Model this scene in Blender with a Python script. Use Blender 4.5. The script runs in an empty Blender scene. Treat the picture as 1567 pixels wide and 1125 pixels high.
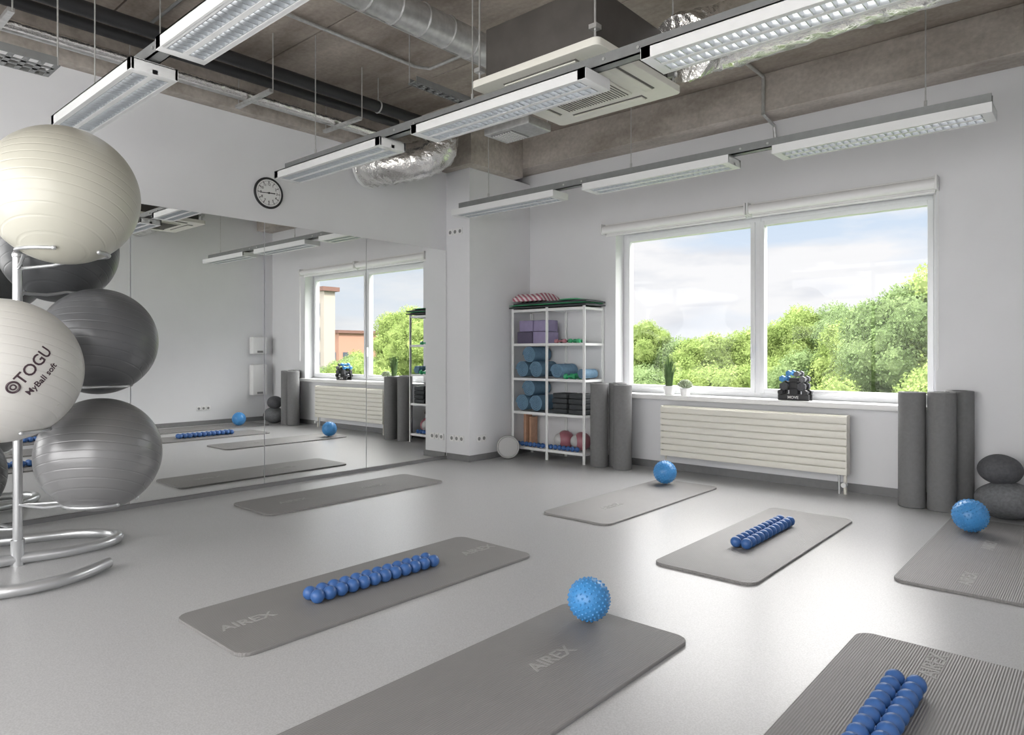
import bpy, bmesh, math, random
from mathutils import Vector, Matrix, noise
random.seed(7)
S=1.22   # all builder coordinates are in units of the camera height (1.22 m)
sc=bpy.context.scene

# ------------------------------------------------------------------ materials
def nt(m):
    m.use_nodes=True
    return m.node_tree, m.node_tree.nodes, m.node_tree.links
def mat(name,col,rough=.5,metal=0.,var=0.,vscale=20.,bump=0.,bscale=80.,spec=.5,emit=0.,detail=4.,coat=0.,trans=0.):
    m=bpy.data.materials.new(name); t,N,L=nt(m)
    b=N['Principled BSDF']
    b.inputs['Base Color'].default_value=(*col,1); b.inputs['Roughness'].default_value=rough
    b.inputs['Metallic'].default_value=metal; b.inputs['Specular IOR Level'].default_value=spec
    if coat: b.inputs['Coat Weight'].default_value=coat
    if emit:
        b.inputs['Emission Color'].default_value=(1,.985,.96,1); b.inputs['Emission Strength'].default_value=emit
    tc=N.new('ShaderNodeTexCoord')
    n=N.new('ShaderNodeTexNoise'); n.inputs['Scale'].default_value=vscale; n.inputs['Detail'].default_value=detail
    L.new(tc.outputs['Object'],n.inputs['Vector'])
    r=N.new('ShaderNodeMapRange'); r.inputs['From Min'].default_value=.3; r.inputs['From Max'].default_value=.7
    r.inputs['To Min'].default_value=1-var; r.inputs['To Max'].default_value=1+var
    L.new(n.outputs['Fac'],r.inputs['Value'])
    mx=N.new('ShaderNodeVectorMath'); mx.operation='SCALE'; mx.inputs[0].default_value=col
    L.new(r.outputs['Result'],mx.inputs['Scale']); L.new(mx.outputs['Vector'],b.inputs['Base Color'])
    if bump:
        n2=N.new('ShaderNodeTexNoise'); n2.inputs['Scale'].default_value=bscale; n2.inputs['Detail'].default_value=3
        L.new(tc.outputs['Object'],n2.inputs['Vector'])
        bp=N.new('ShaderNodeBump'); bp.inputs['Strength'].default_value=bump; bp.inputs['Distance'].default_value=.01
        L.new(n2.outputs['Fac'],bp.inputs['Height']); L.new(bp.outputs['Normal'],b.inputs['Normal'])
    return m
def wave_bump(m,scale,axis='Y',strength=.3,dist=.004,prof='SIN'):
    t,N,L=nt(m); b=N['Principled BSDF']
    tc=N.new('ShaderNodeTexCoord'); w=N.new('ShaderNodeTexWave'); w.bands_direction=axis; w.wave_profile=prof
    w.inputs['Scale'].default_value=scale; w.inputs['Distortion'].default_value=0
    L.new(tc.outputs['Object'],w.inputs['Vector'])
    bp=N.new('ShaderNodeBump'); bp.inputs['Strength'].default_value=strength; bp.inputs['Distance'].default_value=dist
    L.new(w.outputs['Fac'],bp.inputs['Height']); L.new(bp.outputs['Normal'],b.inputs['Normal'])
    return w
def concrete(name,c1,c2,c3,bs=1.):
    m=bpy.data.materials.new(name); t,N,L=nt(m); b=N['Principled BSDF']; b.inputs['Roughness'].default_value=.85
    tc=N.new('ShaderNodeTexCoord'); mp=N.new('ShaderNodeMapping'); mp.inputs['Scale'].default_value=(.6,1.6,1.6); L.new(tc.outputs['Object'],mp.inputs['Vector'])
    n=N.new('ShaderNodeTexNoise'); n.inputs['Scale'].default_value=1.3*bs; n.inputs['Detail'].default_value=9; n.inputs['Roughness'].default_value=.6
    L.new(mp.outputs['Vector'],n.inputs['Vector'])
    r=N.new('ShaderNodeValToRGB'); e=r.color_ramp.elements; e[0].position=.34; e[0].color=(*c1,1); e[1].position=.68; e[1].color=(*c3,1)
    q=e.new(.5); q.color=(*c2,1); L.new(n.outputs['Fac'],r.inputs['Fac'])
    n3=N.new('ShaderNodeTexNoise'); n3.inputs['Scale'].default_value=28; n3.inputs['Detail'].default_value=6; L.new(tc.outputs['Object'],n3.inputs['Vector'])
    r3=N.new('ShaderNodeMapRange'); r3.inputs['From Min'].default_value=.3; r3.inputs['From Max'].default_value=.7; r3.inputs['To Min'].default_value=.88; r3.inputs['To Max'].default_value=1.1
    L.new(n3.outputs['Fac'],r3.inputs['Value'])
    mx=N.new('ShaderNodeVectorMath'); mx.operation='SCALE'; L.new(r.outputs['Color'],mx.inputs[0]); L.new(r3.outputs['Result'],mx.inputs['Scale'])
    L.new(mx.outputs['Vector'],b.inputs['Base Color'])
    bp=N.new('ShaderNodeBump'); bp.inputs['Strength'].default_value=.5; bp.inputs['Distance'].default_value=.006
    ad=N.new('ShaderNodeMath'); ad.operation='ADD'; L.new(n.outputs['Fac'],ad.inputs[0]); L.new(n3.outputs['Fac'],ad.inputs[1])
    L.new(ad.outputs[0],bp.inputs['Height']); L.new(bp.outputs['Normal'],b.inputs['Normal'])
    return m
M={}
M['wall']=mat('wall_paint',(.775,.78,.80),.75,var=.012,vscale=3,bump=.05,bscale=150)
M['concrete']=concrete('raw_concrete',(.20,.165,.14),(.345,.30,.262),(.49,.435,.385))
M['concrete2']=concrete('beam_concrete',(.31,.275,.24),(.44,.40,.36),(.56,.515,.47),1.4)
M['base']=mat('baseboard_grey',(.20,.20,.205),.5,var=.05)
M['white']=mat('white_plastic',(.83,.83,.83),.35,var=.01)
M['whitemetal']=mat('white_metal',(.80,.81,.81),.35,var=.01)
M['lampback']=mat('lamp_reflector',(.22,.23,.24),.4,metal=.3)
M['upvc']=mat('window_frame_white',(.80,.81,.83),.3,var=.01)
M['cream']=mat('radiator_cream',(.79,.77,.70),.4,var=.015)
M['ac']=mat('ac_cream',(.80,.79,.72),.4,var=.015)
M['acdark']=mat('ac_dark_slot',(.18,.175,.16),.6)
M['acbody']=mat('ac_body',(.075,.068,.062),.6,var=.15,vscale=6)
M['galv']=mat('galvanised_steel',(.58,.585,.58),.38,metal=.7,var=.12,vscale=25)
M['rail']=mat('rail_grey',(.27,.28,.28),.45,metal=.4,var=.06)
M['louvre']=mat('louvre_aluminium',(.50,.52,.54),.3,metal=.7,var=.03)
M['tube']=mat('fluorescent_tube',(1,1,1),.3,emit=3.2)
M['foil']=mat('duct_foil',(.85,.84,.82),.22,metal=.95,var=.12,vscale=14,bump=1.0,bscale=22)
M['blackpipe']=mat('black_pipe',(.02,.02,.022),.45,var=.1)
M['black']=mat('black_rubber',(.025,.025,.028),.5,var=.1)
M['chrome']=mat('rack_silver',(.60,.61,.62),.3,metal=.75)
M['mirror']=mat('mirror_glass',(.93,.94,.93),.0,metal=1.)
M['foam']=mat('grey_foam',(.18,.18,.182),.8,var=.06,vscale=40,bump=.15,bscale=200)
M['stone']=mat('dark_stone',(.09,.092,.10),.75,var=.2,vscale=50,bump=.2,bscale=100)
M['stone2']=mat('grey_stone',(.17,.175,.185),.75,var=.2,vscale=50,bump=.2,bscale=100)
M['blue']=mat('blue_spiky',(.06,.27,.60),.32,var=.03)
M['navy']=mat('blue_massage',(.045,.13,.36),.4,var=.05)
M['yogablue']=mat('blue_foam_mat',(.13,.235,.34),.75,var=.12,vscale=30)
M['darkfoam']=mat('dark_foam',(.045,.05,.055),.75,var=.1)
M['lilac']=mat('lilac_foam',(.30,.26,.42),.7,var=.05)
M['purple']=mat('purple_foam',(.10,.085,.14),.7,var=.05)
M['green']=mat('green_vinyl',(.03,.33,.14),.4)
M['red']=mat('red_ball',(.36,.14,.17),.35)
M['pink']=mat('pink_textile',(.55,.38,.42),.85,var=.3,vscale=60)
def stripes(m,c1,c2,scale):
    t,N,L=nt(m); b=N['Principled BSDF']; tc=N.new('ShaderNodeTexCoord'); w=N.new('ShaderNodeTexWave'); w.bands_direction='DIAGONAL'; w.inputs['Scale'].default_value=scale; w.inputs['Distortion'].default_value=.4
    L.new(tc.outputs['Object'],w.inputs['Vector']); r=N.new('ShaderNodeValToRGB'); r.color_ramp.elements[0].position=.4; r.color_ramp.elements[0].color=(*c1,1); r.color_ramp.elements[1].position=.6; r.color_ramp.elements[1].color=(*c2,1)
    L.new(w.outputs['Fac'],r.inputs['Fac']); L.new(r.outputs['Color'],b.inputs['Base Color'])
stripes(M['pink'],(.45,.14,.20),(.78,.70,.72),9)
M['wood']=mat('orange_wood',(.50,.30,.20),.5,var=.1)
M['leaf']=mat('house_leaf',(.10,.18,.06),.6,var=.3)
M['succ']=mat('pale_leaf',(.32,.38,.25),.6,var=.3)
M['text']=mat('mat_text',(.34,.335,.33),.6)
M['togu']=mat('dark_print',(.06,.035,.045),.5)
M['lightfoam']=mat('cushion_grey',(.5,.5,.5),.6)
M['slot']=mat('socket_dark',(.25,.25,.25),.5)
M['mat']=mat('exercise_mat',(.232,.226,.222),.5,var=.03,vscale=6)
wave_bump(M['mat'],34,'X',.45,.004)
def gym(name,col,rough,metal=0.,coat=0.):
    m=mat(name,col,rough,metal=metal,var=.02,vscale=3,coat=coat)
    t,N,L=nt(m); b=N['Principled BSDF']
    tc=N.new('ShaderNodeTexCoord'); mp=N.new('ShaderNodeMapping'); mp.inputs['Rotation'].default_value=(.25,.35,0)
    w=N.new('ShaderNodeTexWave'); w.bands_direction='Z'; w.inputs['Scale'].default_value=7
    L.new(tc.outputs['Object'],mp.inputs['Vector']); L.new(mp.outputs['Vector'],w.inputs['Vector'])
    cr=N.new('ShaderNodeMapRange'); cr.inputs['From Min'].default_value=.0; cr.inputs['From Max'].default_value=.08
    L.new(w.outputs['Fac'],cr.inputs['Value'])
    bp=N.new('ShaderNodeBump'); bp.inputs['Strength'].default_value=.3; bp.inputs['Distance'].default_value=.004
    L.new(cr.outputs['Result'],bp.inputs['Height']); L.new(bp.outputs['Normal'],b.inputs['Normal'])
    return m
M['g_cream']=gym('ball_cream',(.52,.51,.44),.28)
M['g_white']=gym('ball_white',(.66,.65,.62),.3)
M['g_dark']=gym('ball_dark_grey',(.075,.078,.082),.3)
M['g_grey']=gym('ball_grey',(.135,.138,.145),.28,metal=.15)
M['g_silver']=gym('ball_silver',(.25,.25,.255),.28,metal=.3)
def floor_mat():
    m=bpy.data.materials.new('vinyl_floor'); t,N,L=nt(m); b=N['Principled BSDF']
    tc=N.new('ShaderNodeTexCoord')
    n=N.new('ShaderNodeTexNoise'); n.inputs['Scale'].default_value=170; n.inputs['Detail'].default_value=2
    L.new(tc.outputs['Object'],n.inputs['Vector'])
    r=N.new('ShaderNodeValToRGB'); r.color_ramp.elements[0].position=.35; r.color_ramp.elements[0].color=(.395,.395,.40,1)
    r.color_ramp.elements[1].position=.65; r.color_ramp.elements[1].color=(.485,.485,.49,1)
    L.new(n.outputs['Fac'],r.inputs['Fac']); L.new(r.outputs['Color'],b.inputs['Base Color'])
    b.inputs['Roughness'].default_value=.30; b.inputs['Specular IOR Level'].default_value=.6
    bp=N.new('ShaderNodeBump'); bp.inputs['Strength'].default_value=.08; bp.inputs['Distance'].default_value=.002
    L.new(n.outputs['Fac'],bp.inputs['Height']); L.new(bp.outputs['Normal'],b.inputs['Normal'])
    return m
M['floor']=floor_mat()
def glass_mat():
    m=bpy.data.materials.new('window_glass'); t,N,L=nt(m); N.remove(N['Principled BSDF'])
    tr=N.new('ShaderNodeBsdfTransparent'); gl=N.new('ShaderNodeBsdfGlossy'); gl.inputs['Roughness'].default_value=0
    mx=N.new('ShaderNodeMixShader'); mx.inputs[0].default_value=.008
    L.new(tr.outputs[0],mx.inputs[1]); L.new(gl.outputs[0],mx.inputs[2]); L.new(mx.outputs[0],N['Material Output'].inputs['Surface'])
    return m
M['glass']=glass_mat()
def leaf_mat(name,c1,c2):
    m=bpy.data.materials.new(name); t,N,L=nt(m); b=N['Principled BSDF']
    tc=N.new('ShaderNodeTexCoord'); n=N.new('ShaderNodeTexNoise'); n.inputs['Scale'].default_value=3.5; n.inputs['Detail'].default_value=10; n.inputs['Roughness'].default_value=.7
    L.new(tc.outputs['Object'],n.inputs['Vector'])
    r=N.new('ShaderNodeValToRGB'); r.color_ramp.elements[0].position=.35; r.color_ramp.elements[0].color=(*c1,1)
    r.color_ramp.elements[1].position=.65; r.color_ramp.elements[1].color=(*c2,1)
    L.new(n.outputs['Fac'],r.inputs['Fac']); L.new(r.outputs['Color'],b.inputs['Base Color'])
    b.inputs['Roughness'].default_value=.9; b.inputs['Specular IOR Level'].default_value=.05
    tl=N.new('ShaderNodeBsdfTranslucent'); L.new(r.outputs['Color'],tl.inputs['Color'])
    mx=N.new('ShaderNodeMixShader'); mx.inputs[0].default_value=.3
    L.new(b.outputs[0],mx.inputs[1]); L.new(tl.outputs[0],mx.inputs[2]); L.new(mx.outputs[0],N['Material Output'].inputs['Surface'])
    return m
M['tleaf1']=leaf_mat('tree_leaf_light',(.125,.185,.05),(.27,.34,.12))
M['tleaf2']=leaf_mat('tree_leaf_mid',(.10,.155,.06),(.20,.27,.12))
M['bark']=mat('bark',(.05,.04,.03),.9,var=.2)
M['grass']=mat('grass',(.05,.08,.025),.9,var=.3,vscale=1)
M['brick']=mat('orange_brick',(.24,.13,.095),.8,var=.1)
M['pale']=mat('pale_render',(.24,.215,.19),.8,var=.05)
M['roof']=mat('roof_red',(.10,.05,.04),.8)
M['farwhite']=mat('far_sill_white',(.2,.2,.2),.8)
M['winglass']=mat('far_window',(.05,.06,.08),.2)

# ------------------------------------------------------------------ builder
class B:
    def __init__(s,name): s.n=name; s.v=[]; s.f=[]; s.mi=[]; s.sm=[]; s.ms=[]
    def _m(s,k):
        if k not in s.ms: s.ms.append(k)
        return s.ms.index(k)
    def add(s,vs,fs,k,smooth=False):
        o=len(s.v); mi=s._m(k)
        s.v+= [Vector(v) for v in vs]
        for f in fs: s.f.append([i+o for i in f]); s.mi.append(mi); s.sm.append(smooth)
    def bm(s,bm,k,smooth=False,mtx=None):
        if mtx is not None: bmesh.ops.transform(bm,matrix=mtx,verts=bm.verts)
        bm.verts.index_update()
        s.add([v.co.copy() for v in bm.verts],[[v.index for v in f.verts] for f in bm.faces],k,smooth); bm.free()
    def box(s,x0,x1,y0,y1,z0,z1,k,bev=0,mtx=None):
        bm=bmesh.new(); bmesh.ops.create_cube(bm,size=1)
        bmesh.ops.transform(bm,matrix=Matrix.Translation(((x0+x1)/2,(y0+y1)/2,(z0+z1)/2))@Matrix.Diagonal((abs(x1-x0),abs(y1-y0),abs(z1-z0),1)),verts=bm.verts)
        if bev: bmesh.ops.bevel(bm,geom=bm.edges[:],offset=bev,segments=3,profile=.5,affect='EDGES')
        s.bm(bm,k,False,mtx)
    def cyl(s,p0,p1,r,k,seg=24,r2=None,smooth=True,bev=0):
        p0=Vector(p0);p1=Vector(p1);d=p1-p0
        bm=bmesh.new(); bmesh.ops.create_cone(bm,cap_ends=True,segments=seg,radius1=r,radius2=r if r2 is None else r2,depth=d.length)
        if bev:
            bmesh.ops.bevel(bm,geom=[e for e in bm.edges if abs(e.verts[0].co.z-e.verts[1].co.z)<1e-6],offset=bev,segments=3,profile=.5,affect='EDGES')
        mt=Matrix.Translation((p0+p1)/2)@d.to_track_quat('Z','Y').to_matrix().to_4x4()
        s.bm(bm,k,smooth,mt)
    def sph(s,c,r,k,seg=32,sc=(1,1,1),rot=None):
        bm=bmesh.new(); bmesh.ops.create_uvsphere(bm,u_segments=seg,v_segments=max(seg//2,4),radius=r)
        mt=Matrix.Translation(c)@(rot.to_4x4() if rot else Matrix())@Matrix.Diagonal((*sc,1))
        s.bm(bm,k,True,mt)
    def tube(s,pts,r,k,seg=12,closed=False,smooth=4,rf=None):
        P=[Vector(p) for p in pts]
        if smooth>1:
            Q=[];n=len(P);rng=n if closed else n-1
            for i in range(rng):
                g=lambda j:P[j%n] if closed else P[max(0,min(n-1,j))]
                a,b,c,d=g(i-1),g(i),g(i+1),g(i+2)
                for q in range(smooth):
                    t=q/smooth
                    Q.append(.5*((2*b)+(c-a)*t+(2*a-5*b+4*c-d)*t*t+(3*b-a-3*c+d)*t**3))
            if not closed: Q.append(P[-1])
            P=Q
        n=len(P); vs=[];fs=[]; up=None
        for i,p in enumerate(P):
            if closed: tg=(P[(i+1)%n]-P[i-1]).normalized()
            else: tg=(P[min(n-1,i+1)]-P[max(0,i-1)]).normalized()
            if up is None:
                up=Vector((0,0,1)) if abs(tg.z)<.9 else Vector((1,0,0))
            up=(up-tg*up.dot(tg)).normalized(); sd=tg.cross(up)
            for j in range(seg):
                a=2*math.pi*j/seg; rr=r*(rf(i,j) if rf else 1)
                vs.append(p+up*math.cos(a)*rr+sd*math.sin(a)*rr)
        for i in range(n if closed else n-1):
            for j in range(seg):
                fs.append([i*seg+j,i*seg+(j+1)%seg,((i+1)%n)*seg+(j+1)%seg,((i+1)%n)*seg+j])
        if not closed: fs.append(list(range(seg))[::-1]); fs.append([(n-1)*seg+j for j in range(seg)])
        s.add(vs,fs,k,True)
    def ring(s,c,R,r,k,n=32,seg=8,nrm=(0,0,1)):
        q=Vector(nrm).to_track_quat('Z','Y')
        s.tube([Vector(c)+q@Vector((R*math.cos(2*math.pi*i/n),R*math.sin(2*math.pi*i/n),0)) for i in range(n)],r,k,seg,True,1)
    def rrect(s,x0,x1,y0,y1,z0,z1,r,k,n=10,bev=.002):
        pts=[]
        for cx,cy,a0 in ((x1-r,y1-r,0),(x0+r,y1-r,90),(x0+r,y0+r,180),(x1-r,y0+r,270)):
            for i in range(n+1):
                a=math.radians(a0+90*i/n); pts.append((cx,cy,math.cos(a),math.sin(a)))
        vs=[];N=len(pts)
        for z,rr in ((z0,r-bev),(z0+bev,r),(z1-bev,r),(z1,r-bev)):
            vs+=[(cx+c*rr,cy+sn*rr,z) for cx,cy,c,sn in pts]
        fs=[[L*N+i,L*N+(i+1)%N,(L+1)*N+(i+1)%N,(L+1)*N+i] for L in range(3) for i in range(N)]
        fs.append(list(range(N))[::-1]); fs.append([3*N+i for i in range(N)])
        s.add(vs,fs,k)
    def spiral(s,c,r,ln,k,ax='Y',turns=4.5):
        n=int(turns*28); th=r/turns*.78; vs=[];fs=[]
        for i in range(n+1):
            a=2*math.pi*turns*i/n; rr=.06*r+(r*.94)*i/n
            for q in (rr-th,rr):
                q=max(q,.001)
                for e in (-ln/2,ln/2):
                    u,w=q*math.cos(a),q*math.sin(a)
                    vs.append((c[0]+u,c[1]+e,c[2]+w) if ax=='Y' else (c[0]+e,c[1]+u,c[2]+w))
        for i in range(n):
            a=i*4;b=a+4
            fs+=[[a+2,b+2,b+3,a+3],[a,a+1,b+1,b],[a,b,b+2,a+2],[a+1,a+3,b+3,b+1]]
        s.add(vs,fs,k,True)
    def fin(s,col=None):
        V=[v*S for v in s.v]
        xs=[v.x for v in V];ys=[v.y for v in V];zs=[v.z for v in V]
        o=Vector(((min(xs)+max(xs))/2,(min(ys)+max(ys))/2,min(zs)))
        me=bpy.data.meshes.new(s.n); me.from_pydata([v-o for v in V],[],s.f)
        for k in s.ms: me.materials.append(M[k])
        me.polygons.foreach_set('material_index',s.mi); me.polygons.foreach_set('use_smooth',s.sm)
        me.update(); bm=bmesh.new(); bm.from_mesh(me); bmesh.ops.recalc_face_normals(bm,faces=bm.faces); bm.to_mesh(me); bm.free()
        try: me.set_sharp_from_angle(angle=math.radians(40))
        except Exception: pass
        ob=bpy.data.objects.new(s.n,me); ob.location=o; sc.collection.objects.link(ob); return ob
def text_mesh(body,size,ext=.002):
    cu=bpy.data.curves.new('t','FONT'); cu.body=body; cu.size=size; cu.align_x='CENTER'; cu.align_y='CENTER'; cu.extrude=ext; cu.resolution_u=3
    cu.offset=size*.012
    ob=bpy.data.objects.new('t',cu); sc.collection.objects.link(ob)
    bpy.context.view_layer.update()
    me=bpy.data.meshes.new_from_object(ob.evaluated_get(bpy.context.evaluated_depsgraph_get()))
    vs=[v.co.copy() for v in me.vertices]; fs=[list(p.vertices) for p in me.polygons]
    bpy.data.objects.remove(ob); bpy.data.meshes.remove(me); bpy.data.curves.remove(cu)
    return vs,fs

XM=-4.74; XC=-4.43; YC=4.436; YW=5.3; XR=0.0; CE=3.08; YF=-1.3; XA=1.3; YA=1.75
T=.12
# ------------------------------------------------------------------ shell
b=B('floor'); b.box(XM-T,XA+T,YF-T,YW+T,-.1,0,'floor'); b.fin()
b=B('wall_left'); b.box(XM-T,XM,YF,YW,0,CE,'wall'); b.fin()
WX0,WX1,WZ0,WZ1=-3.41,-.89,.62,2.09; YG=YW+.14
b=B('wall_back')
b.box(XM-T,WX0,YW,YW+.22,0,CE,'wall'); b.box(WX1,XR+T,YW,YW+.22,0,CE,'wall')
b.box(WX0,WX1,YW,YW+.22,0,WZ0,'wall'); b.box(WX0,WX1,YW,YW+.22,WZ1,CE,'wall'); b.fin()
b=B('wall_right'); b.box(XR,XR+T,YA,YW,0,CE,'wall'); b.box(XR+T,XA,YA,YA+T,0,CE,'wall'); b.box(XA,XA+T,YF,YA+T,0,CE,'wall'); b.fin()
b=B('wall_front'); 
b.box(XM,-4.3,YF-T,YF,0,CE,'wall'); b.box(1.0,XA,YF-T,YF,0,CE,'wall'); b.box(-4.3,1.0,YF-T,YF,0,.3,'wall'); b.box(-4.3,1.0,YF-T,YF,2.6,CE,'wall'); b.fin()
b=B('added_fill_window')  # window and its opening added behind the camera to bring in fill light
for x in (-4.3,-2.97,-1.65,-.33,.95): b.box(x,x+.05,YF-.08,YF-.03,.3,2.6,'upvc')
for z in (.3,1.9,2.55): b.box(-4.3,1.0,YF-.08,YF-.03,z,z+.05,'upvc')
b.fin()
b=B('ceiling')
y=YF-T
while y<YW:
    y1=min(y+.98,YW+T); b.box(XM-T,XA+T,y,y1-.012,CE,CE+.08,'concrete'); y+=.98
b.box(XM-T,XA+T,YF-T,YW+.22,CE+.08,CE+.16,'concrete'); b.fin()
b=B('column'); b.box(XM,XC,YC,YW,0,2.70,'wall'); b.fin()
b=B('concrete_beam'); b.box(XM,XR,YW-.25,YW,2.79,CE,'concrete2',.006); b.fin()
b=B('concrete_beam'); b.box(XM,XM+.09,YF,YC-.1,2.72,CE,'concrete2',.006); b.box(XM,XC+.12,YC-.1,YW-.25,2.70,CE,'concrete2',.006); b.fin()
b=B('concrete_beam'); b.box(XM+.09,XR,.2,.5,2.9,CE,'concrete2',.006); b.fin()
b=B('concrete_beam'); b.box(XM+.09,XR,3.95,4.10,2.98,CE,'concrete2',.006); b.fin()
b=B('baseboard_back'); b.box(XC,XR,YW-.015,YW,0,.06,'base'); b.fin()
b=B('baseboard_left'); b.box(XM,XM+.02,YF,YC,0,.028,'base')
b.box(XM+.02,XC+.015,YC-.015,YC,0,.055,'base'); b.box(XC,XC+.015,YC,YW-.015,0,.055,'base'); b.fin()
b=B('baseboard_right'); b.box(XR-.015,XR,YA,YW-.015,0,.06,'base'); b.fin()
yy=YC-.01
for i in range(5):
    b=B('wall_mirror'); b.box(XM,XM+.008,yy-.92+.004,yy-.001,.03,1.967,'mirror'); b.fin(); yy-=.921
# ------------------------------------------------------------------ window
b=B('window_1')
fy0,fy1=YG,YG+.06
def frame(x0,x1,z0,z1,w,y0,y1,k='upvc'):
    b.box(x0,x0+w,y0,y1,z0,z1,k,.004); b.box(x1-w,x1,y0,y1,z0,z1,k,.004)
    b.box(x0+w,x1-w,y0,y1,z0,z0+w,k,.004); b.box(x0+w,x1-w,y0,y1,z1-w,z1,k,.004)
frame(WX0,WX1,WZ0+.02,WZ1,.042,fy0,fy1)
mx=(WX0+WX1)/2; b.box(mx-.026,mx+.026,fy0-.004,fy1,WZ0+.02,WZ1,'upvc',.004)
for x0,x1 in ((WX0+.036,mx-.020),(mx+.020,WX1-.036)):
    frame(x0,x1,WZ0+.055,WZ1-.035,.036,fy0-.018,fy1-.01)
    b.box(x0+.03,x1-.03,fy0+.02,fy0+.024,WZ0+.085,WZ1-.065,'glass')
b.box(mx-.045,mx-.033,fy0-.045,fy0-.018,.95,1.07,'upvc'); b.fin()
b=B('window_sill'); b.box(WX0-.03,WX1+.03,YW-.09,YG+.01,.60,.64,'white',.006); b.fin()
b=B('roller_blind')
for x0,x1 in ((-3.52,-2.165),(-2.155,-.872)):
    b.cyl((x0+.01,YW-.045,2.125),(x1-.01,YW-.045,2.125),.036,'white',24)
    b.box(x0,x0+.012,YW-.09,YW,2.08,2.175,'white',.002); b.box(x1-.012,x1,YW-.09,YW,2.08,2.175,'white',.002)
    b.box(x0+.012,x1-.012,YW-.022,YW,2.155,2.178,'white',.002)
    b.cyl((x0+.02,YW-.012,2.075),(x1-.02,YW-.012,2.075),.009,'white',12)
    b.box(x0+.02,x1-.02,YW-.014,YW-.010,2.075,2.12,'white')
b.tube([(-.885,YW-.08,2.1),(-.885,YW-.08,.9),(-.875,YW-.07,.88),(-.868,YW-.06,.9),(-.868,YW-.06,2.1)],.0022,'white',6,False,1)
b.fin()
# ------------------------------------------------------------------ radiator
b=B('radiator')
rx0,rx1,rz0,rz1=-2.86,-1.40,.135,.55; n=8; hh=(rz1-rz0)/n
for i in range(n):
    b.box(rx0,rx1,5.13,5.15,rz0+i*hh+.003,rz0+(i+1)*hh-.003,'cream',.004)
b.box(rx0+.02,rx1-.02,5.15,5.19,rz0+.02,rz1-.02,'cream')
for x in (rx0,rx1-.014): b.box(x,x+.014,5.135,5.215,rz0,rz1+.008,'cream',.004)
b.box(rx0,rx1,5.15,5.21,rz1-.004,rz1+.006,'cream',.002)
for x in (rx0+.2,rx1-.2): b.box(x,x+.02,5.18,5.298,.25,.45,'cream')
b.cyl((rx1-.02,5.17,0),(rx1-.02,5.17,rz0+.02),.012,'cream',12); b.cyl((rx1-.06,5.17,0),(rx1-.06,5.17,rz0+.02),.008,'chrome',12)
b.cyl((rx1-.02,5.17,.07),(rx1-.02,5.12,.07),.017,'white',16)
b.cyl((rx0+.03,5.17,0),(rx0+.03,5.17,rz0+.02),.008,'cream',12)
b.fin()
# ------------------------------------------------------------------ exercise mats
TA,TAf=text_mesh('AIREX',.085,.0015)
def exmat(x0,x1,y0,y1,texts):
    b=B('exercise_mat'); b.rrect(x0,x1,y0,y1,0,.0125,.055,'mat')
    xc=(x0+x1)/2
    for yt in texts:
        b.add([(xc-v.y*.9,yt+v.x*.9,.0128+v.z*.5) for v in TA],TAf,'text')
    b.fin()
exmat(-2.645,-2.13,1.08,2.58,[1.24,2.45])
exmat(-4.35,-3.86,2.14,3.6,[2.45,3.1])
exmat(-2.67,-2.18,3.3,4.78,[3.72])
exmat(-1.64,-1.15,2.86,4.37,[])
exmat(-.73,-.22,3.34,4.86,[3.56,4.25])
exmat(-.68,-.17,1.14,2.64,[2.5])
exmat(-1.625,-1.095,.68,2.18,[1.74])
MT=.0125
def spiky(x,y,r):
    b=B('spiky_massage_ball'); c=Vector((x,y,MT+.001+r*1.016)); r*=.955; b.sph(c,r,'blue',48)
    n=230; ga=math.pi*(3-math.sqrt(5)); vs=[];fs=[]
    for i in range(n):
        z=1-2*(i+.5)/n; rr=math.sqrt(1-z*z); d=Vector((rr*math.cos(ga*i),rr*math.sin(ga*i),z))
        t=d.orthogonal().normalized(); u=d.cross(t); w=r*.068; o=len(vs)
        for (ww,hh_) in ((w,.985),(w*.5,1.04)):
            for j in range(6):
                a=j*math.pi/3; vs.append(c+d*r*hh_+(t*math.cos(a)+u*math.sin(a))*ww)
        vs.append(c+d*r*1.052)
        for j in range(6):
            k=(j+1)%6; fs.append([o+j,o+k,o+6+k,o+6+j]); fs.append([o+6+j,o+6+k,o+12])
    b.add(vs,fs,'blue',False); b.fin()
spiky(-1.445,2.067,.080); spiky(-2.53,4.61,.088); spiky(-.59,4.48,.091)
def roller(x,y0,n=12,z=MT+.0003,dx=0):
    b=B('double_ball_massage_roller'); r=.0275; p=.0555
    for i in range(n):
        for sx in (-1,1): b.sph((x+sx*.0275+dx*i,y0+i*p,z+r),r,'navy',24)
    for sx in (-1,1): b.cyl((x+sx*.0275,y0,z+r),(x+sx*.0275+dx*(n-1),y0+(n-1)*p,z+r),.008,'navy',12)
    for i in range(n): b.cyl((x-.02,y0+i*p,z+r),(x+.02,y0+i*p,z+r),.008,'navy',10)
    b.fin()
roller(-2.38,1.51); roller(-1.41,3.35); roller(-.455,1.64)
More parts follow.
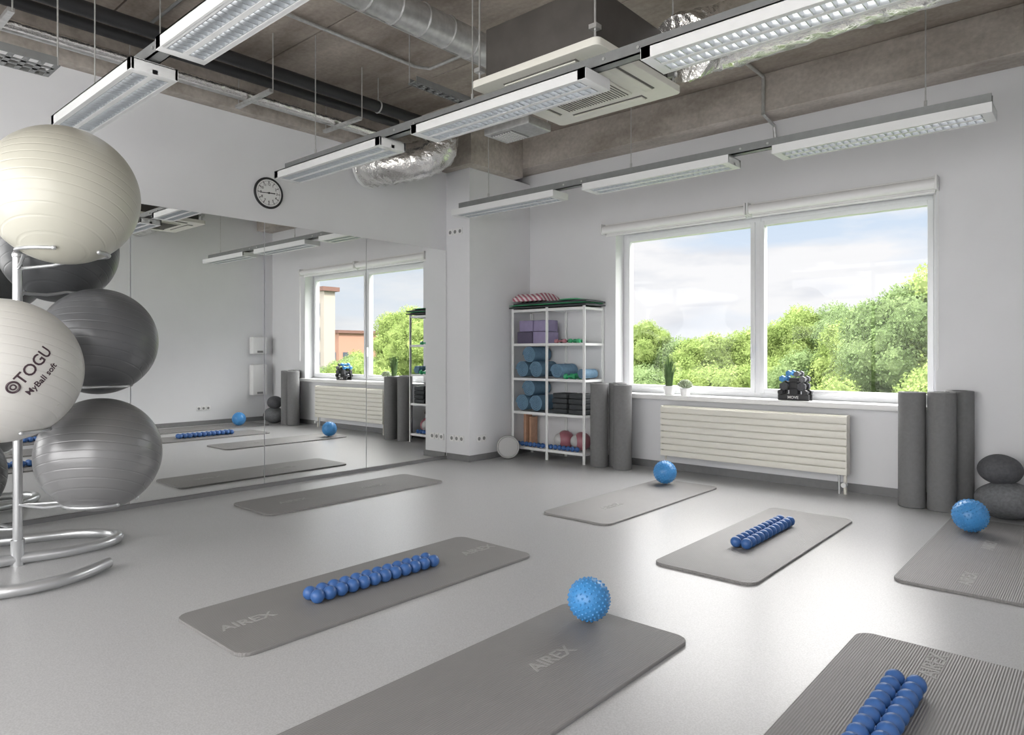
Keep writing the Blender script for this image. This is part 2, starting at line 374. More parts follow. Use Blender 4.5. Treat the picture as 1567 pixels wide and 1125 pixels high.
# ------------------------------------------------------------------ shelf
b=B('shelf_unit')
sx0,sx1,sy0,sy1=-4.385,-3.54,4.99,5.285
LV=[.095,.433,.755,1.085,1.41]
for x in (sx0,(sx0+sx1)/2,sx1):
    for y in (sy0,sy1):
        b.box(x-.011,x+.011,y-.004,y+.004,0,1.425,'whitemetal'); b.box(x-.011,x-.005,y-.011,y+.011,0,1.425,'whitemetal')
for z in LV:
    b.box(sx0,sx1,sy0,sy1,z-.006,z,'whitemetal',.001)
    b.box(sx0,sx1,sy0-.003,sy0+.003,z-.02,z+.004,'whitemetal'); b.box(sx0,sx1,sy1-.003,sy1+.003,z-.02,z+.004,'whitemetal')
    for x in (sx0,(sx0+sx1)/2,sx1): b.box(x-.003,x+.003,sy0,sy1,z-.02,z+.002,'whitemetal')
b.fin()
def rolls(z,cs,r=.078,ln=.25):
    b=B('rolled_mat_pile')
    for x,dz in cs: b.spiral((x,5.135,z+r+dz),r,ln,'yogablue')
    b.fin()
rolls(LV[2]+.002,[(-4.285,0),(-4.115,0),(-4.20,.140)],.083); rolls(LV[1]+.002,[(-4.285,0),(-4.115,0),(-4.205,.140)],.083)
rolls(LV[2]+.002,[(-3.87,0),],.072)
b=B('rolled_mat_pile'); b.spiral((-3.60,5.13,LV[2]+.052),.048,.2,'yogablue'); b.fin()
def dumb(b,c,ax,L,r,k,k2=None):
    c=Vector(c);a=Vector(ax).normalized()
    b.cyl(c-a*L*.3,c+a*L*.3,r*.4,k2 or k,10)
    for s_ in (-1,1): b.cyl(c+a*s_*L*.25,c+a*s_*L*.5,r,k,6 if r<.04 else 12,smooth=False,bev=r*.15)
b=B('dumbbell_set')
for x,y in ((-3.725,5.03),(-3.72,5.11),(-3.725,5.19)): dumb(b,(x,y,LV[2]+.027),(1,.1,0),.12,.026,'green')
b.fin()
b=B('dumbbell_set')
for x,y,k in ((-3.86,5.06,'red'),(-3.70,5.06,'green'),(-3.71,5.15,'green'),(-3.86,5.15,'black')): dumb(b,(x,y,LV[3]+.023),(1,.05,0),.12,.021,k)
b.fin()
b=B('yoga_block'); b.box(-4.36,-4.17,5.02,5.2,LV[3]+.002,LV[3]+.115,'purple',.006); b.fin()
b=B('yoga_block'); b.box(-4.16,-3.99,5.02,5.2,LV[3]+.002,LV[3]+.115,'lilac',.006); b.fin()
b=B('yoga_block'); b.box(-4.34,-4.17,5.03,5.19,LV[3]+.118,LV[3]+.225,'lilac',.006); b.fin()
b=B('yoga_block'); b.box(-4.16,-3.99,5.03,5.19,LV[3]+.118,LV[3]+.225,'lilac',.006); b.fin()
b=B('foam_block_stack')
for i in range(4):
    for j,x in enumerate((-3.93,-3.74)): b.box(x+.008*(i%2),x+.17,5.02,5.2,LV[1]+.003+i*.048,LV[1]+.048+i*.048,'darkfoam',.008)
b.fin()
for x in (-3.86,-3.67):
    b=B('soft_pilates_ball'); b.sph((x,5.135,LV[0]+.0905),.085,'red',32)
    b.ring((x,5.135,LV[0]+.0905),.0845,.004,'lightfoam',32,8,(1,-.3,.3)); b.sph((x-.03,5.10,LV[0]+.0905),.062,'lightfoam',20); b.fin()
b=B('double_ball_massage_roller')
for i in range(15): 
    b.sph((-4.34+i*.05,5.02,LV[0]+.028),.023,'navy',16)
b.cyl((-4.34,5.02,LV[0]+.028),(-3.64,5.02,LV[0]+.028),.01,'navy',8)
b.fin()
b=B('wooden_board'); b.box(-4.345,-4.315,5.1,5.2,LV[0]+.002,LV[1]-.03,'wood',.003); b.box(-4.29,-4.265,5.12,5.22,LV[0]+.002,LV[1]-.06,'wood',.003); b.fin()
def slab(b,x0,x1,y0,y1,z0,th,k,amp=.012,sag=.0,nx=24,ny=6,seed=0.):
    vs=[];fs=[]
    for top in (1,0):
        for i in range(nx+1):
            for j in range(ny+1):
                u=i/nx;v=j/ny;x=x0+(x1-x0)*u;y=y0+(y1-y0)*v
                e=min(1,min(u,1-u)*14,min(v,1-v)*5)
                z=z0+ (th*(.45+.55*math.sqrt(max(e,0)))+amp*noise.noise(Vector((x*5+seed,y*5,seed))) if top else 0)
                vs.append((x+.008*noise.noise(Vector((y*9,seed,z0*9))),y+.008*noise.noise(Vector((x*9,seed,3))),z))
    N=(nx+1)*(ny+1); idx=lambda t,i,j:(0 if t else N)+i*(ny+1)+j
    for i in range(nx):
        for j in range(ny):
            fs.append([idx(1,i,j),idx(1,i+1,j),idx(1,i+1,j+1),idx(1,i,j+1)]); fs.append([idx(0,i,j),idx(0,i,j+1),idx(0,i+1,j+1),idx(0,i+1,j)])
    for i in range(nx):
        for j in (0,ny): fs.append([idx(1,i,j),idx(0,i,j),idx(0,i+1,j),idx(1,i+1,j)])
    for j in range(ny):
        for i in (0,nx): fs.append([idx(1,i,j),idx(1,i,j+1),idx(0,i,j+1),idx(0,i,j)])
    b.add(vs,fs,k,True)
b=B('folded_mat_stack')
slab(b,-4.41,-3.50,4.96,5.27,1.426,.026,'darkfoam',.006,seed=1); slab(b,-4.40,-3.52,4.95,5.26,1.450,.010,'green',.003,seed=2); slab(b,-4.36,-3.50,4.965,5.27,1.459,.026,'darkfoam',.006,seed=4)
slab(b,-3.80,-3.62,4.95,5.2,1.482,.012,'green',.003,seed=3)
b.fin()
b=B('striped_cushion'); slab(b,-4.38,-4.02,4.98,5.25,1.494,.075,'pink',.02,seed=6); b.fin()
b=B('balance_disc'); nrm=Vector((.67,-.74,.12)).normalized(); c=Vector((-4.28,4.80,.112))
b.cyl(c-nrm*.02,c+nrm*.02,.11,'slot',40,bev=.012); b.cyl(c+nrm*.018,c+nrm*.024,.092,'lightfoam',40,bev=.003); b.ring(c+nrm*.022,.1,.006,'lightfoam',40,8,nrm); b.fin()
def froller(x,y,h=.74,r=.078,tx=0,ty=0):
    b=B('foam_roller'); b.cyl((x,y,0),(x+tx,y+ty,h),r,'foam',40,bev=.006); b.ring((x+tx,y+ty,h),r*.55,.002,'darkfoam',24,6); b.fin()
froller(-3.40,5.02,.73); froller(-3.16,5.02,.725); froller(-3.285,5.14,.735)
froller(-.985,5.06,.745,.08); froller(-.82,5.06,.75,.08); froller(-.745,5.215,.755,.08)
b=B('stacked_stone_cushion')
for c,r,s3,k in (((-.48,5.06,.113),.165,(1,.9,.70),'stone2'),((-.515,5.05,.295),.115,(1,.95,.80),'stone')):
    bm=bmesh.new(); bmesh.ops.create_icosphere(bm,subdivisions=4,radius=r)
    for v in bm.verts:
        v.co*=1+.06*noise.noise(v.co*9+Vector(c)); v.co=Vector((v.co.x*s3[0],v.co.y*s3[1],v.co.z*s3[2]))
    b.bm(bm,k,True,Matrix.Translation(c))
b.fin()
# ------------------------------------------------------------------ clock
b=B('wall_clock'); cy,cz=2.615,2.19; X=XM
b.cyl((X,cy,cz),(X+.02,cy,cz),.108,'white',64); b.ring((X+.016,cy,cz),.108,.009,'black',64,12,(1,0,0))
for i in range(60):
    a=i*math.pi/30; big=i%5==0; L=.018 if big else .007; w=.0025 if big else .001
    mt=Matrix.Translation((X+.021,cy,cz))@Matrix.Rotation(a,4,'X')
    b.box(-.0005,.0008,-w,w,.092-L,.092,'black',0,mt)
for i in range(12):
    a=(i+1)*math.pi/6; vs,fs=text_mesh(str(i+1),.026,.0004)
    yc=cy+math.sin(a)*.064; zc=cz+math.cos(a)*.064
    b.add([(X+.0212+v.z,yc+v.x,zc+v.y) for v in vs],fs,'black')
for a,L,w in ((math.radians(88),.05,.0035),(math.radians(-94),.075,.0025)):
    mt=Matrix.Translation((X+.0235,cy,cz))@Matrix.Rotation(-a,4,'X'); b.box(-.0006,.0006,-w,w,-.015,L,'black',0,mt)
b.cyl((X+.02,cy,cz),(X+.026,cy,cz),.007,'black',16); b.fin()
def sock(name,pts,ax):
    b=B(name)
    for (x,y,z) in pts:
        if ax=='Y':
            b.box(x-.03,x+.03,y-.007,y,z-.03,z+.03,'white',.002); b.cyl((x,y-.008,z),(x,y-.0069,z),.017,'slot',20)
        else:
            b.box(x,x+.007,y-.03,y+.03,z-.03,z+.03,'white',.002); b.cyl((x+.0069,y,z),(x+.008,y,z),.017,'slot',20)
    b.fin()
sock('wall_socket',[(-4.66,YC,.2),(-4.595,YC,.2),(-4.53,YC,.2)],'Y')
sock('light_switch',[(-4.68,YC,2.13),(-4.615,YC,2.13),(-4.55,YC,2.13)],'Y')
sock('wall_socket',[(XC,YC+.12,.2),(XC,YC+.185,.2)],'X')
sock('wall_socket',[(-3.45,YW,.3)],'Y')
b=B('wall_socket')
for y in (4.2,4.265,4.33): b.box(XR-.007,XR,y-.03,y+.03,.2,.26,'white',.002); b.cyl((XR-.008,y,.23),(XR-.0069,y,.23),.017,'slot',16)
b.fin()
for z,hh_ in ((.98,.25),(.38,.45)):
    b=B('paper_dispenser'); b.box(XR-.11,XR,4.93,5.16,z,z+hh_,'white',.015); b.box(XR-.112,XR-.108,5.0,5.09,z+.02,z+.05,'slot'); b.fin()
# ------------------------------------------------------------------ ball rack & gym balls
balls=[((-3.29,.90,1.655),.284,'g_cream'),((-4.09,1.10,1.53),.27,'g_dark'),((-3.725,1.17,1.055),.258,'g_grey'),((-3.305,.685,.93),.285,'g_white'),((-3.565,1.122,.525),.262,'g_silver'),((-4.25,.66,.40),.25,'g_dark'),((-4.24,.62,1.0),.25,'g_grey')]
for c,r,k in balls:
    b=B('exercise_ball'); b.sph(c,r,k,96)
    c=Vector(c); d=Vector((.7,.5,-.5)).normalized(); b.cyl(c+d*r*.99,c+d*r*1.003,.012,k,16)
    if k=='g_white':
        n0=(Vector((.977,-.212,.0))*.80+Vector((.75,.661,0))*.58+Vector((0,0,-.03))).normalized()
        e1=Vector((0,0,1)).cross(n0).normalized(); e2=n0.cross(e1)
        an=math.radians(50)
        for body,sz,ox,oy in (('TOGU',.06,.025,.02),('MyBall soft',.034,.0,-.035)):
            vs,fs=text_mesh(body,sz,.0005)
            out=[]
            for v in vs:
                x=v.x+ox;y=v.y+oy; u=x*math.cos(an)-y*math.sin(an); w=x*math.sin(an)+y*math.cos(an)
                out.append(c+(n0*r+e1*u+e2*w).normalized()*(r+.001+v.z))
            b.add(out,fs,'togu')
        u,w=-.085*math.cos(an)-.02*math.sin(an),-.085*math.sin(an)+.02*math.cos(an)
        p=c+(n0*r+e1*u+e2*w).normalized()*(r+.001); nn=(p-c).normalized()
        b.ring(p,.02,.004,'togu',24,6,nn); b.ring(p,.009,.003,'togu',16,6,nn)
    b.fin()
b=B('exercise_ball_rack'); px,py=-3.87,.87
b.cyl((px,py,.0),(px,py,1.46),.02,'chrome',20); b.cyl((px,py,.0),(px,py,.12),.028,'chrome',20); b.cyl((px,py,.6),(px,py,.66),.026,'chrome',20);b.sph((px,py,1.46),.024,'chrome',16)
for c,r,k in balls:
    z=c[2]-.84*r; R=.575*r; cc=Vector((c[0],c[1],z)); 
    d=(cc-Vector((px,py,z))); d.normalize(); sdv=Vector((-d.y,d.x,0))
    for sg in (-1,1):
        pts=[cc+(-d*math.cos(a)+sdv*math.sin(a)*sg)*R for a in [math.radians(40+110*i/14) for i in range(15)]]
        b.tube([Vector((px,py,z-.02)),Vector((px,py,z-.02)).lerp(pts[0],.6)+Vector((0,0,-.012))]+pts,.0075,'chrome',10,smooth=2); b.sph(pts[-1],.010,'chrome',12)
b.tube([(-4.55,.55,.03),(-4.38,.78,.03),(-4.274,.95,.03),(-4.19,1.18,.03),(-4.08,1.30,.03),(-3.95,1.33,.03),(-3.86,1.24,.03),(-3.835,1.05,.03),(-3.87,.87,.03),(-3.9,.6,.03)],.026,'chrome',14)
b.tube([(-3.487,1.13,.03),(-3.40,1.01,.03),(-3.355,.88,.03),(-3.37,.72,.03),(-3.48,.56,.03),(-3.68,.46,.03),(-3.87,.55,.03),(-3.87,.87,.03)],.026,'chrome',14)
b.fin()
# ------------------------------------------------------------------ luminaires
def lrow(Y,xs,zb=2.18):
    b=B('linear_light_fixture'); W=.095; Hh=.05
    for x0,x1 in xs:
        b.box(x0,x1,Y-W,Y+W,zb+Hh-.006,zb+Hh,'whitemetal')
        b.box(x0+.04,x1-.04,Y-.08,Y+.08,zb+Hh-.008,zb+Hh-.0062,'lampback')
        for s_ in (-1,1):
            b.box(x0,x1,Y+s_*W-.012*(s_>0),Y+s_*W+.012*(s_<0),zb,zb+Hh,'whitemetal')
            yc=Y+s_*.041; b.cyl((x0+.05,yc,zb+.033),(x1-.05,yc,zb+.033),.0075,'tube',10)
            n=int((x1-x0-.1)/.036)
            for i in range(n+1):
                x=x0+.05+i*(x1-x0-.1)/n; b.box(x-.0022,x+.0022,yc-.030,yc+.030,zb+.001,zb+.024,'louvre')
            for q in (-.030,.030): b.box(x0+.045,x1-.045,yc+q-.002,yc+q+.002,zb+.001,zb+.028,'louvre')
        b.box(x0,x1,Y-.011,Y+.011,zb,zb+.02,'whitemetal')
        for x in (x0,x1-.045): b.box(x,x+.045,Y-W,Y+W,zb-.0005,zb+Hh,'whitemetal',.002)
        for s_ in (-1,1): b.box(x0+.04,x1-.04,Y+s_*.0785-.006,Y+s_*.0785+.006,zb,zb+.004,'whitemetal')
        for x in (x0+.2,x1-.2): b.box(x-.015,x+.015,Y-.03,Y+.03,zb+Hh,zb+Hh+.014,'galv')
    X0,X1=xs[0][0]+.02,xs[-1][1]-.01; zr=zb+Hh+.012
    b.box(X0,X1,Y-.028,Y-.022,zr,zr+.052,'rail'); b.box(X0,X1,Y+.022,Y+.028,zr,zr+.052,'rail'); b.box(X0,X1,Y-.028,Y+.028,zr,zr+.006,'rail')
    for x0,x1 in zip([a[1] for a in xs[:-1]],[a[0] for a in xs[1:]]):
        for q in (x0+.05,x1-.05): b.cyl((q,Y-.03,zr+.026),(q,Y-.034,zr+.026),.007,'galv',8)
    for x in (xs[0][0]+.35,(xs[1][0]+xs[1][1])/2-.2,xs[-1][1]-.3):
        b.cyl((x,Y,zr),(x,Y,CE-.001),.0035,'galv',8); b.cyl((x,Y,zr+.05),(x,Y,zr+.09),.008,'galv',8)
    b.fin()
lrow(4.15,[(-4.27,-3.163),(-2.897,-1.79),(-1.52,-.445)]); lrow(2.50,[(-4.27,-3.12),(-2.85,-1.70),(-1.43,-.29)]); lrow(1.17,[(-4.14,-3.05),(-2.80,-1.72),(-1.46,-.40)]); lrow(-.35,[(-4.0,-2.93),(-2.66,-1.59),(-1.3,-.2)])
# ------------------------------------------------------------------ AC cassette
b=B('ceiling_cassette_air_conditioner')
ax0,ax1,ay0,ay1,az=-2.43,-1.66,2.44,3.20,2.33
b.rrect(ax0,ax1,ay0,ay1,az,az+.035,.03,'ac'); cx,cy2=(ax0+ax1)/2,(ay0+ay1)/2
b.box(cx-.2,cx+.2,cy2-.2,cy2+.2,az-.012,az,'ac',.004)
for i in range(22):
    x=cx-.185+i*.0175; b.box(x,x+.006,cy2-.185,cy2+.185,az-.0145,az-.011,'acdark')
for s_ in (-1,1):
    b.box(cx-.22,cx+.22,cy2+s_*.29-.028,cy2+s_*.29+.028,az-.003,az+.001,'acdark'); b.box(cx-.215,cx+.215,cy2+s_*.29-.022,cy2+s_*.29+.02,az-.011,az-.004,'ac',.002)
    b.box(cx+s_*.29-.028,cx+s_*.29+.028,cy2-.22,cy2+.22,az-.003,az+.001,'acdark'); b.box(cx+s_*.29-.022,cx+s_*.29+.02,cy2-.215,cy2+.215,az-.011,az-.004,'ac',.002)
b.box(cx-.33,cx+.33,cy2-.33,cy2+.33,az+.035,az+.30,'acbody',.01)
for s1 in (-1,1):
    for s2 in (-1,1):
        b.cyl((cx+s1*.35,cy2+s2*.35,az+.02),(cx+s1*.35,cy2+s2*.35,CE-.001),.005,'galv',8); b.box(cx+s1*.35-.02,cx+s1*.35+.02,cy2+s2*.35-.02,cy2+s2*.35+.02,az+.08,az+.1,'galv')
b.fin()
# ------------------------------------------------------------------ ducts and pipes
def crump(a,sd):
    return lambda i,j: 1+a*noise.noise(Vector((i*.9+sd,j*1.3,sd)))
b=B('spiral_duct')
b.tube([(-2.9,.55,2.86),(-2.9,1.5,2.86),(-2.9,3.0,2.86),(-2.9,3.12,2.85)],.088,'galv',24,smooth=2)
for i in range(14): b.ring((-2.9,.62+i*.19,2.86),.09,.006,'galv',24,6,(0,1,0))
b.cyl((-2.9,3.08,2.86),(-2.9,3.2,2.86),.098,'foil',24)
b.tube([(-2.88,3.15,2.86),(-2.83,3.25,2.83),(-2.75,3.28,2.74),(-2.66,3.24,2.66),(-2.56,3.12,2.58),(-2.46,3.0,2.52)],.07,'foil',20,smooth=6,rf=crump(.14,3))
b.fin()
b=B('foil_duct'); b.tube([(-1.62,3.12,2.52),(-1.62,3.28,2.60),(-1.48,3.38,2.64),(-1.1,3.40,2.66),(-.6,3.40,2.66),(-.02,3.40,2.66)],.16,'foil',28,smooth=12,rf=crump(.12,8)); b.fin()
b=B('foil_duct'); b.tube([(XM+.01,3.50,2.55),(-4.62,3.53,2.55),(-4.47,3.6,2.56),(-4.33,3.74,2.60),(-4.24,3.86,2.68),(-4.22,3.88,2.80),(-4.22,3.88,2.94)],.15,'foil',28,smooth=8,rf=crump(.12,5)); b.ring((XM+.03,3.505,2.55),.155,.012,'whitemetal',32,8,(1,.1,0)); b.fin()
b=B('black_pipe')
b.cyl((-4.17,YF,2.86),(-4.17,3.70,2.86),.042,'blackpipe',20); b.cyl((-4.32,YF,2.84),(-4.32,3.5,2.84),.034,'blackpipe',20)
for y in (.6,1.9,3.2): b.ring((-4.17,y,2.86),.045,.006,'galv',20,6,(0,1,0)); b.cyl((-4.17,y,2.89),(-4.17,y,CE-.001),.004,'galv',8)
b.fin()
b=B('silver_pipe')
b.cyl((-4.42,YF,2.755),(-4.42,3.4,2.755),.028,'foil',20); b.cyl((-4.53,YF,2.77),(-4.53,4.3,2.77),.02,'galv',20)
for y in (.9,1.6,2.3,3.0): b.box(-4.58,-4.12,y-.015,y+.015,2.70,2.722,'galv'); b.cyl((-4.56,y,2.7),(-4.56,y,CE-.001),.004,'galv',8); b.cyl((-4.10,y,2.7),(-4.10,y,CE-.001),.004,'galv',8)
b.fin()
b=B('electrical_conduit')
b.tube([(-4.6,1.7,3.05),(-3.75,1.7,3.05)],.010,'rail',8,smooth=1); b.tube([(-3.75,.8,3.05),(-3.75,3.2,3.05),(-3.7,3.3,3.05),(-2.5,3.3,3.05)],.012,'galv',10,smooth=1)
b.tube([(-3.4,2.1,3.06),(-3.4,3.9,3.06)],.010,'galv',8,smooth=1)
b.fin()
b=B('electrical_conduit')
b.tube([(-1.95,4.2,3.05),(-1.95,5.03,3.05),(-1.95,5.03,2.77),(-1.95,5.25,2.74),(-1.95,5.285,2.6)],.013,'galv',10,smooth=1); b.fin()
def tray(name,x0,x1,y0,y1,z,along):
    b=B(name)
    for x in (x0,x1): b.box(x-.003,x+.003,y0,y1,z,z+.04,'rail')
    n=int((y1-y0)/.06)
    for i in range(n+1):
        y=y0+i*(y1-y0)/n; b.box(x0,x1,y-.012,y+.012,z,z+.005,'rail')
    for q in (.33,.66): xx=x0+(x1-x0)*q; b.box(xx-.01,xx+.01,y0,y1,z,z+.005,'rail')
    for (x,y) in ((x0,y0),(x1,y1)): b.cyl((x,y,z),(x,y,CE-.001),.004,'galv',8)
    b.fin()
tray('cable_tray',-4.06,-3.86,-1.0,1.03,2.40,'Y')
tray('cable_tray',-3.45,-3.38,2.9,3.7,2.75,'Y')
tray('cable_tray',-1.35,-1.12,.9,2.3,2.62,'Y')
b=B('ceiling_vent_unit'); b.box(-3.40,-2.98,3.55,3.80,2.56,2.62,'galv',.008); b.box(-3.36,-3.16,3.58,3.77,2.555,2.561,'slot')
for i in range(8): b.box(-3.35+i*.024,-3.338+i*.024,3.59,3.76,2.550,2.556,'white')
for x in (-3.38,-3.0):
    for y in (3.57,3.78): b.cyl((x,y,2.61),(x,y,CE-.001),.004,'galv',8)
b.fin()
# ------------------------------------------------------------------ sill objects
SZ=.64
b=B('potted_grass'); c=(-2.87,5.30)
b.cyl((c[0],c[1],SZ),(c[0],c[1],SZ+.075),.04,'white',28,r2=.052,bev=.004); b.cyl((c[0],c[1],SZ+.07),(c[0],c[1],SZ+.077),.045,'black',20)
for i in range(140):
    a=random.random()*6.28; rr=random.random()*.03; l=.14+random.random()*.15; sp=.01+random.random()*.055
    p0=Vector((c[0]+rr*math.cos(a),c[1]+rr*math.sin(a),SZ+.07)); d=Vector((math.cos(a),math.sin(a),0)); t=Vector((-d.y,d.x,0))*.0045
    p1=p0+d*sp*.4+Vector((0,0,l*.6)); p2=p0+d*sp+Vector((0,0,l))
    b.add([p0-t,p0+t,p1+t*.8,p1-t*.8,p2],[[0,1,2,3],[3,2,4]],'leaf')
b.fin()
b=B('potted_succulent'); c=(-2.72,5.30)
b.cyl((c[0],c[1],SZ),(c[0],c[1],SZ+.06),.036,'white',28,r2=.045,bev=.004)
for i in range(46):
    a=i*2.4; e=i/46; d=Vector((math.cos(a)*(1-e*.7),math.sin(a)*(1-e*.7),.35+e)).normalized(); L=.07
    q=d.to_track_quat('Z','Y').to_matrix(); b.sph(Vector((c[0],c[1],SZ+.06))+d*L*.6,L*.5,'succ',8,(.28,.28,1),q)
b.fin()
b=B('dumbbell_stand'); c=(-1.815,5.31)
for s_ in (-1,1):
    y=c[1]+s_*.035
    b.box(c[0]-.115,c[0]+.115,y-.008,y+.008,SZ,SZ+.045,'black',.004)
    b.box(c[0]-.03,c[0]+.03,y-.006,y+.006,SZ+.03,SZ+.17,'black',.004)
    for q in (-1,1):
        b.tube([(c[0],y,SZ+.09),(c[0]+q*.05,y,SZ+.085),(c[0]+q*.085,y,SZ+.10)],.008,'black',8); b.tube([(c[0],y,SZ+.14),(c[0]+q*.04,y,SZ+.135),(c[0]+q*.06,y,SZ+.145)],.008,'black',8)
for dx,dz,k,r in ((-.028,.205,'blue',.022),(.03,.20,'stone2',.022),(-.075,.163,'blue',.025),(.072,.16,'stone2',.026),(-.065,.105,'stone',.034),(.065,.105,'stone',.034),(-.09,.06,'black',.022),(.09,.06,'black',.022)):
    dumb(b,(c[0]+dx,c[1],SZ+dz),(0,1,0),.13,r,k)
vs,fs=text_mesh('MOVE',.03,.001); b.add([(c[0]+v.x,c[1]-.0445-v.z,SZ+.022+v.y) for v in vs],fs,'white'); b.fin()
# ------------------------------------------------------------------ outside
def tree_mesh(seed,k):
    rnd=random.Random(seed); blobs=[]
    for i in range(22):
        a=rnd.random()*6.28; z=-1+2*rnd.random(); rr=math.sqrt(max(0,1-z*z))*.68
        blobs.append((Vector((math.cos(a)*rr,math.sin(a)*rr,z*.68)),.20+rnd.random()*.18))
    blobs.append((Vector((0,0,0)),.70))
    bb=B('m')
    for c,r in blobs:
        bm=bmesh.new(); bmesh.ops.create_icosphere(bm,subdivisions=3,radius=r*.82)
        for v in bm.verts: v.co*=1+.5*noise.noise(v.co*9+c*3)
        bb.bm(bm,k,False,Matrix.Translation(c))
        for i in range(int(2200*r*r/.12) if r<.6 else 6000):
            d=Vector((rnd.gauss(0,1),rnd.gauss(0,1),rnd.gauss(0,1))).normalized()
            cl=.5+.5*noise.noise((c+d*r)*11)
            p=c+d*r*(.72+rnd.random()*.28+.3*cl); s_=.012+rnd.random()*.014
            t=Vector((rnd.gauss(0,1),rnd.gauss(0,1),rnd.gauss(0,1))).normalized(); u=t.cross(d+t*.2).normalized()
            bb.add([p-t*s_,p+u*s_*.6,p+t*s_,p-u*s_*.6],[[0,1,2,3]],k)
    bb.cyl((0,0,-3.6),(0,0,-.2),.10,'bark',10,r2=.06)
    me=bpy.data.meshes.new('tree_mesh'); me.from_pydata(bb.v,[],bb.f)
    for q in bb.ms: me.materials.append(M[q])
    me.polygons.foreach_set('material_index',bb.mi); me.polygons.foreach_set('use_smooth',bb.sm); me.update(); return me
TM=[tree_mesh(1,'tleaf1'),tree_mesh(2,'tleaf2'),tree_mesh(3,'tleaf1')]
TR=[(-20.6,35,3.0,2.0),(-18.3,36,1.9,3.0),(-16.2,35,2.3,3.0),(-14.5,36,2.6,2.8),(-22.5,36,2.1,3),(-12.8,37,2.4,2.6),(-11.7,35,3.4,2.4),(-10.2,35,3.5,2.6),(-9.0,36,2.8,2.8),(-6.1,26,2.7,2.3),(-4.6,24,3.4,2.4),(-2.9,24,4.1,2.8),(-7.6,33,3.2,2.6),
    (-16,27,.5,2.6),(-13,27,.7,2.6),(-10.6,27,.9,2.4),(-8.3,26,1.2,2.2),(-19,29,.5,2.8),(-6,20,.4,2.2),(-9,20,-.4,2.4),(-12.5,20,-.5,2.6),(-3,19,1.0,2.3),(0,22,3,2.8),(3,25,3,3),(-7,15,-1.6,2.4),(-4.2,15,-1.4,2.4),(-10,16,-1.8,2.4),
    (22,28,4.0,2.6),(26,33,3.2,3.0),(30,30,.8,3),(17,22,.3,2.6),(34,38,.5,3.2),(40,40,.2,4),(24,22,-.8,3),(30,24,-.9,3.4),(10,26,2,3.2),(45,46,.2,4),(52,44,.6,4),(38,32,-.4,3.4),(60,52,1.2,4.5),(54,52,1.0,4.5)]
for i,(x,y,top,r) in enumerate(TR):
    o=bpy.data.objects.new('tree',TM[i%3]); o.location=(x,y,top-r*1.0); o.scale=(r,r*.95,r*1.02); o.rotation_euler=(0,0,i*1.7); sc.collection.objects.link(o)
b=B('ground_outside'); b.box(-150/S,150/S,7/S,200/S,-9/S,-8.6/S,'grass'); b.fin()
def bld(name,x0,x1,y0,y1,top,k):
    b=B(name); q=lambda v:v/S
    b.box(q(x0),q(x1),q(y0),q(y1),q(-8.6),q(top),k)
    b.box(q(x0-.4),q(x1+.4),q(y0-.4),q(y1+.4),q(top),q(top+.5),'roof')
    z=-6
    while z<top-2:
        x=x0+.8
        while x<x1-1.4:
            b.box(q(x),q(x+1.1),q(y0-.05),q(y0+.05),q(z),q(z+1.5),'winglass'); b.box(q(x-.1),q(x+1.2),q(y0-.09),q(y0-.05),q(z-.15),q(z),'farwhite'); x+=2.4
        y=y0+.8
        while y<y1-1.0:
            b.box(q(x0-.05),q(x0+.05),q(y),q(y+1.1),q(z),q(z+1.5),'winglass'); y+=2.4
        z+=2.9
    b.fin()
bld('brick_apartment_building',85,110,66,74,4.5,'brick'); bld('pale_apartment_building',58.0,68,45.5,47,8.5,'pale')
# ------------------------------------------------------------------ world, sun
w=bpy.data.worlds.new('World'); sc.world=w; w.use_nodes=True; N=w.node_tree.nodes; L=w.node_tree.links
bg=N['Background']; tc=N.new('ShaderNodeTexCoord'); sp=N.new('ShaderNodeSeparateXYZ'); L.new(tc.outputs['Generated'],sp.inputs[0])
mp=N.new('ShaderNodeMapping'); mp.inputs['Scale'].default_value=(1,1,3.6); mp.inputs['Location'].default_value=(.9,.4,.5); L.new(tc.outputs['Generated'],mp.inputs['Vector'])
n=N.new('ShaderNodeTexNoise'); n.inputs['Scale'].default_value=3.4; n.inputs['Detail'].default_value=8; n.inputs['Roughness'].default_value=.52; L.new(mp.outputs['Vector'],n.inputs['Vector'])
cr=N.new('ShaderNodeValToRGB'); cr.color_ramp.elements[0].position=.38; cr.color_ramp.elements[0].color=(0,0,0,1); cr.color_ramp.elements[1].position=.54; cr.color_ramp.elements[1].color=(1,1,1,1)
L.new(n.outputs['Fac'],cr.inputs['Fac'])
gr=N.new('ShaderNodeValToRGB'); gr.color_ramp.elements[0].position=.0; gr.color_ramp.elements[0].color=(.90,.93,.98,1); gr.color_ramp.elements[1].position=.25; gr.color_ramp.elements[1].color=(.57,.73,.93,1)
L.new(sp.outputs['Z'],gr.inputs['Fac'])
n2=N.new('ShaderNodeTexNoise'); n2.inputs['Scale'].default_value=7; n2.inputs['Detail'].default_value=6; L.new(mp.outputs['Vector'],n2.inputs['Vector'])
cc=N.new('ShaderNodeValToRGB'); cc.color_ramp.elements[0].position=.35; cc.color_ramp.elements[0].color=(.80,.82,.87,1); cc.color_ramp.elements[1].position=.55; cc.color_ramp.elements[1].color=(.97,.97,.985,1)
L.new(n2.outputs['Fac'],cc.inputs['Fac'])
mx=N.new('ShaderNodeMixRGB'); L.new(cr.outputs['Color'],mx.inputs[0]); L.new(gr.outputs['Color'],mx.inputs[1]); L.new(cc.outputs['Color'],mx.inputs[2])
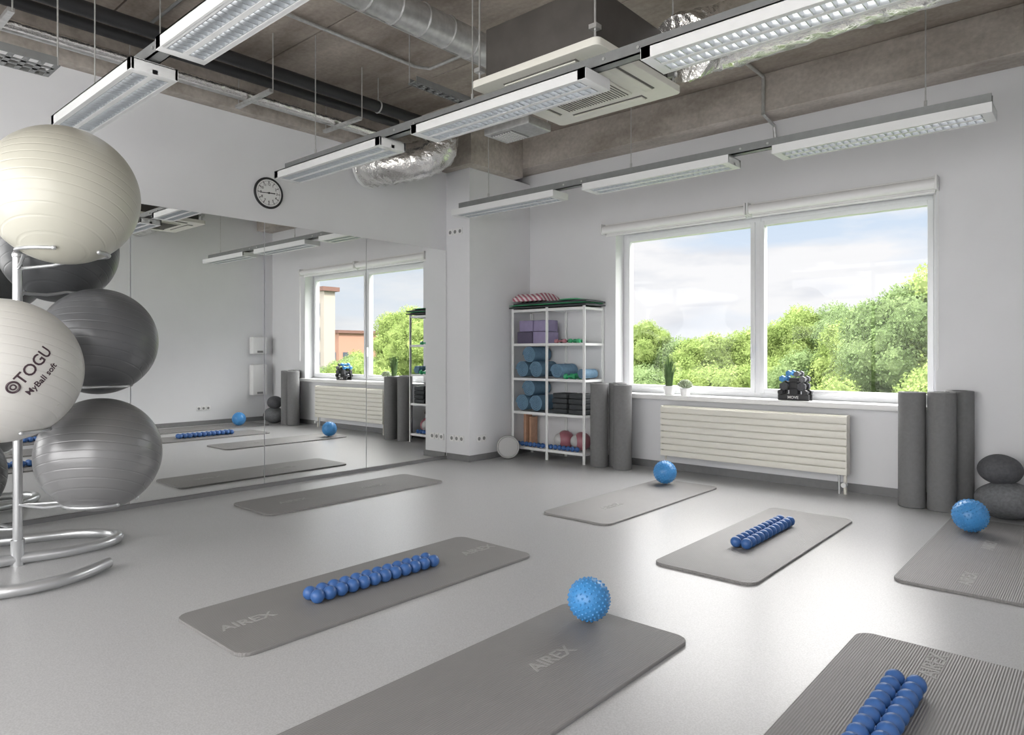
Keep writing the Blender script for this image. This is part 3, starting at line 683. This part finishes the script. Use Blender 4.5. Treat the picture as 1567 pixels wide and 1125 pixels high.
# sky boosted overhead and behind, out of view, to light the room
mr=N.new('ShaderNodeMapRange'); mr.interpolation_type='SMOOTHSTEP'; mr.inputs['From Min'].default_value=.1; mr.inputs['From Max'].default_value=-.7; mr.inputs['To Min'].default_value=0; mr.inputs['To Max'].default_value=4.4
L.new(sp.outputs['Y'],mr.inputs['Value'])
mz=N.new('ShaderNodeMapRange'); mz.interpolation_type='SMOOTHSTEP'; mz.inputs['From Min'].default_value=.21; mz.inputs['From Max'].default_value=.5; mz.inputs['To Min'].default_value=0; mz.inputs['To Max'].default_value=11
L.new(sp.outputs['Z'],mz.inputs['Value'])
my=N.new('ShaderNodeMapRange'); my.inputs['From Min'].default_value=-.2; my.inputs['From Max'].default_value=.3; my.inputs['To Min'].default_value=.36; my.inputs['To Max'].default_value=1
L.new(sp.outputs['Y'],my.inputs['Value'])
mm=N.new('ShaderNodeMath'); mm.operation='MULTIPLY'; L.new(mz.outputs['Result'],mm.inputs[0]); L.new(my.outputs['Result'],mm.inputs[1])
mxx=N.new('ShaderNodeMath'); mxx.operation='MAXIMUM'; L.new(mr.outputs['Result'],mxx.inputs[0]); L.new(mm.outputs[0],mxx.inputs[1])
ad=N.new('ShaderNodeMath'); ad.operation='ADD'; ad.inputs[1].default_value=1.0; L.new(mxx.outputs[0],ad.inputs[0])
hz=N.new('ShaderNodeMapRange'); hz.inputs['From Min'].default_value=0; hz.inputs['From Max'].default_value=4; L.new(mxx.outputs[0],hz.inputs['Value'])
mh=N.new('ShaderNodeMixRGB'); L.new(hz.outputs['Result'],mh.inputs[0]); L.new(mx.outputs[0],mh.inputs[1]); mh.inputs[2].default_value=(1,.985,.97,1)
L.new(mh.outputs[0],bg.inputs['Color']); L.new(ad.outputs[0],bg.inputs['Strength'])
sd=bpy.data.lights.new('sun','SUN'); sd.energy=9; sd.angle=.03; sd.color=(1,.96,.86)
so=bpy.data.objects.new('sun',sd); so.rotation_euler=Vector((.62,.12,-.75)).to_track_quat('-Z','Y').to_euler(); so.location=(-20,0,30); sc.collection.objects.link(so)
# ------------------------------------------------------------------ camera
cd=bpy.data.cameras.new('camera'); cd.sensor_width=36; cd.lens=1044/1567*36; cd.shift_y=-.0144; cd.clip_start=.05; cd.clip_end=500
co=bpy.data.objects.new('camera',cd); co.location=(0,0,S); co.rotation_euler=(math.radians(90),0,math.radians(41.4)); sc.collection.objects.link(co); sc.camera=co
sc.view_settings.view_transform='Standard'
